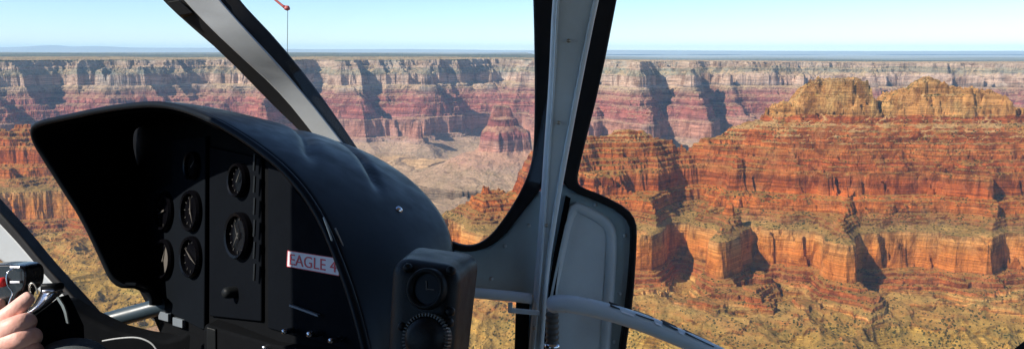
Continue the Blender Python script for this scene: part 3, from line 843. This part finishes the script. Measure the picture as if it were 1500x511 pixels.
# instrument panel plane
TLp, BLp, TRp = P(214, 190, 1.34), P(222, 456, 1.30), P(545, 200, .90)
pu = (TRp - TLp).normalized(); pn = pu.cross(BLp - TLp).normalized()
if pn.dot(CF) > 0: pn = -pn                  # towards the viewer
pv_ = pn.cross(pu).normalized()
if pv_.z < 0: pv_ = -pv_
def on_panel(px, py, lift=0.0):
    d0 = P(px, py, 1.0)                       # the ray direction from the camera
    k = (TLp + pn * lift).dot(pn) / d0.dot(pn)
    return d0 * k
def panel_poly(pts, t_, lift=0.0, bm=None):
    bm = bm or bmesh.new()
    fr_ = [bm.verts.new(on_panel(x, y) + pn * lift) for x, y in pts]; bk_ = [bm.verts.new(v.co - pn * t_) for v in fr_]
    n = len(pts); bm.faces.new(fr_); bm.faces.new(bk_[::-1])
    for i in range(n): bm.faces.new((fr_[i], bk_[i], bk_[(i + 1) % n], fr_[(i + 1) % n]))
    return bm
M_pan = mat('panel_black', (.003, .004, .006), .8, bump=.2, spec=.04)
obj('back_panel', panel_poly([(160, 184), (196, 168), (240, 163), (300, 168), (350, 182), (400, 193), (470, 262), (520, 372), (553, 470), (575, 640), (300, 640), (222, 458), (190, 400), (176, 300)], .01), M_matte, con)
obj('instrument_panel', panel_poly([(219, 285), (259, 268), (259, 205), (308, 200), (306, 482), (300, 480), (222, 440)], .006, .008), mat('panel_grey', (.004, .0055, .008), .8, spec=.04), con, bevel=.002)
obj('radio_stack', panel_poly([(312, 215), (388, 232), (388, 470), (312, 462)], .006, .006), M_pan, con, bevel=.002)
obj('side_panel', panel_poly([(396, 240), (412, 248), (478, 330), (520, 430), (540, 520), (396, 480)], .006, .004), M_pan, con, bevel=.002)
def dial(px, py, r, needles, face=M_dial, wedge=None, marks=12):
    c = on_panel(px, py, .010)
    d = obj('dial', lathe([(0, .0), (r * .86, .0), (r * .88, .006), (r, .007), (r * 1.06, .003), (r * 1.06, -.004), (0, -.004)], c, pn), face, con, smooth=False)
    for ang_, ln in needles:
        nm_ = M_mark if px > 300 else M_ivory
        dr = pu * math.cos(R(ang_)) + pv_ * math.sin(R(ang_)); sdv = pn.cross(dr)
        bm = bmesh.new(); o0 = c + pn * .0025
        vs = [bm.verts.new(o0 - dr * r * .15 + sdv * r * .05), bm.verts.new(o0 + dr * r * ln), bm.verts.new(o0 - dr * r * .15 - sdv * r * .05)]
        vt = [bm.verts.new(v.co + pn * .0008) for v in vs]
        bm.faces.new(vt); bm.faces.new(vs[::-1])
        for i in range(3): bm.faces.new((vs[i], vs[(i + 1) % 3], vt[(i + 1) % 3], vt[i]))
        obj('needle', bm, nm_, d)
    bm = bmesh.new()
    for k in range(marks):
        a_ = 2 * math.pi * k / marks
        dr = pu * math.cos(a_) + pv_ * math.sin(a_); sdv = pn.cross(dr)
        box(c + dr * r * .68 - sdv * r * .02 + pn * .0005, dr * r * .14, sdv * r * .04, pn * .0006, bm)
    obj('scale_marks', bm, M_mark, d)
    if wedge:
        bm = bmesh.new(); o0 = c + pn * .0012
        a0, a1 = wedge
        vs = [bm.verts.new(o0)] + [bm.verts.new(o0 + (pu * math.cos(R(a_)) + pv_ * math.sin(R(a_))) * r * .82) for a_ in np.linspace(a0, a1, 12)]
        vt = [bm.verts.new(v.co + pn * .0006) for v in vs]; bm.faces.new(vt); bm.faces.new(vs[::-1])
        n = len(vs)
        for i in range(n): bm.faces.new((vs[i], vs[(i + 1) % n], vt[(i + 1) % n], vt[i]))
        obj('horizon_disc', bm, M_ivory, d)
    return d
dial(283, 243, .020, [(40, .8)])
dial(241, 309, .029, [(200, .7)])
dial(281, 309, .029, [(95, .75), (-60, .7)])
dial(241, 379, .029, [(70, .5)], wedge=(-70, 75))
dial(281, 376, .029, [(150, .75), (-25, .7)])
dial(350, 264, .022, [(60, .9)])
dial(350, 345, .030, [(120, .7), (240, .7)])
bm = bmesh.new()
for k in range(6):
    box(on_panel(372, 250 + k * 32, .012), pu * .004, pv_ * .022, pn * .002, bm)
obj('switch_column', bm, M_pod, con)
# keys along the lower edge
for x, y in ((229, 452), (250, 461), (271, 470)):
    obj('key', panel_poly([(x - 7, y - 7), (x + 7, y - 3), (x + 7, y + 9), (x - 7, y + 5)], .006, .012), M_button, con, bevel=.001)
obj('key_rail', panel_poly([(222, 438), (302, 470), (302, 640), (296, 492), (222, 464)], .012, .002), M_matte, con)
obj('centre_pedestal', plate([(298, 474, 1.09), (400, 505, 1.0), (560, 530, .84), (560, 700, .84), (298, 700, 1.09)], .05), M_matte, con, bevel=.006)
obj('pedestal_rail', plate([(302, 478, 1.075), (316, 482, 1.07), (318, 640, 1.07), (303, 640, 1.075)], .01), M_pod, con, bevel=.002)
for x, y, r in ((337, 428, .008), (461, 488, .0042), (424, 484, .0038), (395, 508, .0040), (493, 497, .0036)):
    c = on_panel(x, y, .014)
    obj('knob', lathe([(0, .010), (r * .6, .010), (r * .9, .007), (r, .003), (r, -.012)], c, pn, 24), M_metal if r < .005 else M_pod, con, smooth=True)
obj('switch_bar', panel_poly([(436, 444), (478, 459), (478, 462), (436, 447)], .004, .012), M_button, con)
# sticker
def panel_frame(px, py, lift):
    return on_panel(px, py, lift)
stk = [(428, 367), (503, 378.5), (503, 402.5), (427, 389)]
# oriented along the panel: corners read from the photo, real flat label on the side panel
st = obj('sticker', panel_poly(stk, .0008, .006), M_sticker, con)
def text_on(body, corners, m, parent, lift):
    cu = bpy.data.curves.new('lettering', 'FONT'); cu.body = body; cu.size = 1.0; cu.align_x = 'LEFT'
    cu.extrude = 0.0
    tmp = bpy.data.objects.new('tmp', cu); COL.objects.link(tmp)
    dg = bpy.context.evaluated_depsgraph_get(); me = bpy.data.meshes.new_from_object(tmp.evaluated_get(dg))
    bpy.data.objects.remove(tmp)
    xs = [v.co.x for v in me.vertices]; ys = [v.co.y for v in me.vertices]
    x0_, x1_, y0_, y1_ = min(xs), max(xs), min(ys), max(ys)
    c = [on_panel(x, y) + pn * lift for x, y in corners]       # tl, tr, br, bl
    bm = bmesh.new(); bm.from_mesh(me)
    for v in bm.verts:
        u = (v.co.x - x0_) / (x1_ - x0_); w = (v.co.y - y0_) / (y1_ - y0_)
        v.co = (c[3].lerp(c[2], u)).lerp(c[0].lerp(c[1], u), w)
    ex = bmesh.ops.extrude_face_region(bm, geom=bm.faces[:])
    bmesh.ops.translate(bm, verts=[e for e in ex['geom'] if isinstance(e, bmesh.types.BMVert)], vec=pn * .0004)
    return obj('lettering', bm, m, parent)
text_on('EAGLE 4', [(431.5, 371), (499.5, 381.5), (499.5, 398.5), (431, 387)], M_letter, st, .0062)
bm = bmesh.new()
for (xa, ya), (xb, yb) in zip(stk, stk[1:] + stk[:1]):
    a3, b3 = on_panel(xa, ya) + pn * .0062, on_panel(xb, yb) + pn * .0062
    dr = (b3 - a3).normalized(); sdv = pn.cross(dr)
    box(a3, b3 - a3, sdv * .0007, pn * .0003, bm)
obj('border', bm, M_letter, st)

# ---------------------------------------------------------------- gauge pod
pod = thing('gauge_pod', 'dark grey pod with a round gauge and knurled lens on the console\'s right side', 'gauge pod', P(640, 560, .68))
bm = bmesh.new()
fr4 = [P(573, 378, .66), P(671, 392, .64), P(660, 600, .62), P(562, 590, .64)]
bk4 = [P(602, 357, .76), P(706, 371, .74), P(678, 600, .72), P(590, 590, .74)]
vs = [bm.verts.new(p) for p in fr4 + bk4]
for f in ((0, 1, 2, 3), (7, 6, 5, 4), (0, 4, 5, 1), (1, 5, 6, 2), (2, 6, 7, 3), (3, 7, 4, 0)): bm.faces.new([vs[i] for i in f])
obj('housing', bm, M_pod, pod, bevel=.014, bseg=6)
fn = -(fr4[1] - fr4[0]).cross(fr4[3] - fr4[0]).normalized()
if fn.dot(CF) > 0: fn = -fn
def on_pod(px, py, lift=0.0):
    d0 = P(px, py, 1.0); k = (fr4[0] + fn * lift).dot(fn) / d0.dot(fn)
    return d0 * k
gc = on_pod(627, 423)
g_ = obj('gauge', lathe([(0, .001), (.0122, .001), (.0125, .006), (.0150, .0075), (.0165, .005), (.0168, -.003)], gc, fn, 48), M_pod, pod, smooth=True)
obj('gauge_face', lathe([(0, .0018), (.0122, .0018), (.0122, .0008)], gc, fn, 40), M_dial, g_)
du = (fr4[1] - fr4[0]).normalized(); dv = fn.cross(du)
if dv.z < 0: dv = -dv
for a_, ln in ((2, .0075), (105, .0075)):
    dr = du * math.cos(R(a_)) + dv * math.sin(R(a_)); sd_ = fn.cross(dr)
    obj('needle', box(gc + fn * .0024 - sd_ * .00035 - dr * .001, dr * ln, sd_ * .0007, fn * .0004), M_ivory, g_)
kc = on_pod(629, 495)
kn = bmesh.new()
lathe([(0, .017), (.009, .019), (.0145, .015), (.0165, .008), (.0185, .003), (.0188, -.002)], kc, fn, 48, kn)
k_ = obj('lens', kn, M_pod, pod, smooth=True)
bm = bmesh.new()
for k in range(44):
    a_ = 2 * math.pi * k / 44; dr = du * math.cos(a_) + dv * math.sin(a_); sd_ = fn.cross(dr)
    box(kc + dr * .0172 - sd_ * .0005 + fn * .002, dr * .0026, sd_ * .001, fn * .007, bm)
obj('knurling', bm, M_bellows, k_)
for x, y in ((597, 392), (660, 396), (659, 456), (657, 472), (589, 478)):
    c = on_pod(x, y)
    obj('screw', lathe([(0, .0030), (.0018, .0028), (.0032, .0018), (.0038, 0), (.0038, -.002)], c, fn, 20), M_pod, pod, smooth=True)

# ---------------------------------------------------------------- cyclic grip
gr = thing('control_grip', 'black flight control grip with a red button beside the pilot\'s hand', 'control grip', P(5, 560, 1.0))
bm = bmesh.new()
gp = smooth_pts([(-34, 390, 1.0), (-10, 387, 1.0), (28, 387, 1.0), (38, 394, 1.0), (39, 410, 1.0), (36, 424, 1.0), (24, 432, 1.0), (22, 450, 1.0), (-4, 478, 1.0), (-10, 560, 1.0), (-40, 560, 1.0), (-40, 440, 1.0)], 2, True)
obj('grip_head', plate(gp, .04), mat('grip_plastic', (.012, .012, .013), .25, coat=.3), gr, bevel=.007, bseg=4)
obj('red_button', lathe([(0, .008), (.0035, .0075), (.0055, .005), (.006, 0), (.006, -.003)], P(3, 413, .998), -CF, 24), M_red, gr, smooth=True)
for x, y in ((22, 391), (22, 413)):
    obj('switch_glint', band([(x - 8, y - 2, .996), (x + 7, y - 2, .996)], [(x - 8, y + 1.5, .995), (x + 7, y + 1.5, .995)], .004, 0), M_metal, gr, bevel=.0006)  # bright metal bars put in where the small switches glint
obj('trigger_guard', tube(curve_pts([(20, 392, .99), (9, 400, .985), (10, 418, .985), (20, 428, .985), (14, 440, .985), (10, 455, .985)], 2), .0009, 8), M_metal, gr, smooth=True)

# ---------------------------------------------------------------- kneeboard
kb = thing('kneeboard', 'black kneeboard with a curved silver clip in front of the pilot\'s hand', 'kneeboard', P(80, 580, 1.0))
obj('board', plate([(50, 462, .97), (88, 432, 1.02), (98, 450, 1.02), (112, 480, 1.02), (118, 600, 1.0), (40, 600, .95)], .02), M_matte, kb, bevel=.003)
cb = bmesh.new()
N = 14; rws = []
for i in range(N):
    u = i / (N - 1)
    lx, ly = 36 + 28 * u, 458 - 40 * u + 8 * math.sin(u * math.pi)
    rx, ry = 40 + 54 * u, 466 - 40 * u + 2 * math.sin(u * math.pi)
    row = []
    for j in range(7):
        w = j / 6
        row.append(cb.verts.new(P(lx + (rx - lx) * w, ly + (ry - ly) * w, .965 + .03 * u - .012 * math.sin(w * math.pi))))
    rws.append(row)
for r0, r1 in zip(rws[:-1], rws[1:]):
    for k in range(6): cb.faces.new((r0[k], r0[k + 1], r1[k + 1], r1[k]))
clip = obj('clip', cb, M_metal, kb, smooth=True, solid=.0015)
obj('clip_bar', tube([P(60, 420, .97), P(93, 418, .985)], .0042, 14), M_pod, clip, smooth=True)
obj('clip_bar', tube([P(62, 427, .965), P(91, 425, .98)], .0022, 14), M_metal, clip, smooth=True)
obj('spring', tube(curve_pts([(44, 428, .97), (42, 418, .965), (47, 413, .965), (53, 419, .965), (55, 430, .965)], 2), .0010, 8), M_dull, clip, smooth=True)
obj('edge_strip', band([(82, 436, .96), (92, 452, .96), (97, 472, .96)], [(85, 434, .96), (96, 451, .96), (100, 474, .96)], .003, 1), M_dull, kb)

# ---------------------------------------------------------------- pilot's arm and hand
person = thing('person', 'pilot\'s bare hand with extended index finger reaching to the control grip', 'person', P(-60, 620, 1.0))
def hand_mesh():
    """skinned chains: forearm, back of hand, index stretched, others curled"""
    me = bpy.data.meshes.new('body'); V = []; Rr = []; E = []
    def chain(pts, start=None):
        prev = start
        for (px, py, d, r) in pts:
            V.append(P(px, py, d)); Rr.append(r); i = len(V) - 1
            if prev is not None: E.append((prev, i))
            prev = i
        return prev
    wrist = chain([(-260, 640, .80, .047), (-150, 570, .88, .038), (-82, 528, .94, .027), (-60, 516, .95, .025)])
    palm = chain([(-34, 500, .955, .026)], wrist)
    # metacarpals fan out from the palm to four knuckles
    k1 = chain([(-14, 482, .95, .017), (4, 470, .942, .0130)], palm)
    chain([(20, 456, .942, .0112), (33, 444, .948, .0098), (43, 435, .954, .0088), (48, 431, .956, .0068)], k1)
    k2 = chain([(-6, 492, .94, .0170), (20, 478, .928, .0130)], palm)
    chain([(36, 470, .932, .0110), (43, 468, .950, .0100), (40, 478, .975, .0092), (30, 486, .980, .0082)], k2)
    k3 = chain([(-4, 506, .94, .0165), (28, 496, .926, .0128)], palm)
    chain([(45, 490, .935, .0108), (51, 492, .955, .0098), (48, 502, .980, .0090), (36, 508, .985, .0080)], k3)
    k4 = chain([(-8, 522, .945, .0150), (30, 516, .932, .0120)], palm)
    chain([(48, 511, .940, .0100), (54, 513, .960, .0092), (50, 523, .985, .0082), (38, 528, .990, .0074)], k4)
    # thumb leaves the side of the palm near the wrist and goes round the grip
    th = chain([(-38, 482, .97, .0160), (-28, 462, .985, .0130), (-14, 450, .99, .0110), (0, 446, .992, .0095), (6, 446, .992, .0070)], palm)
    off = ROOTLOC[person.name]
    me.from_pydata([v - off for v in V], E, [])
    o = bpy.data.objects.new('body', me); COL.objects.link(o); o.parent = person; ROOTLOC[o.name] = off
    md = o.modifiers.new('skin', 'SKIN'); md.use_smooth_shade = True
    sv = me.skin_vertices[0].data
    for i, r in enumerate(Rr): sv[i].radius = (r, r)
    sv[0].use_root = True
    ss = o.modifiers.new('subsurf', 'SUBSURF'); ss.levels = 2; ss.render_levels = 3
    me.materials.append(M_skin)
    return o
body = hand_mesh()
obj('sleeve', tube([P(-330, 690, .74), P(-240, 628, .815), (P(-180, 590, .86))], [.075, .062, .055], 24), M_cloth, body, smooth=True)
obj('trousers', tube(curve_pts([(-30, 560, .80), (30, 535, .86), (80, 518, .90), (112, 522, .94), (130, 545, .96)], 2), [.05, .05, .04, .033, .028, .03, .03, .03, .03, .03, .03, .028, .026, .022][:14] + [.02] * 10, 24) if False else
    lathe([(0, .06), (.03, .052), (.05, .03), (.056, 0), (.058, -.06), (.06, -.2)], P(104, 560, 1.0), (P(108, 548, 1.0) - P(60, 660, .75))), M_cloth, body, smooth=True)
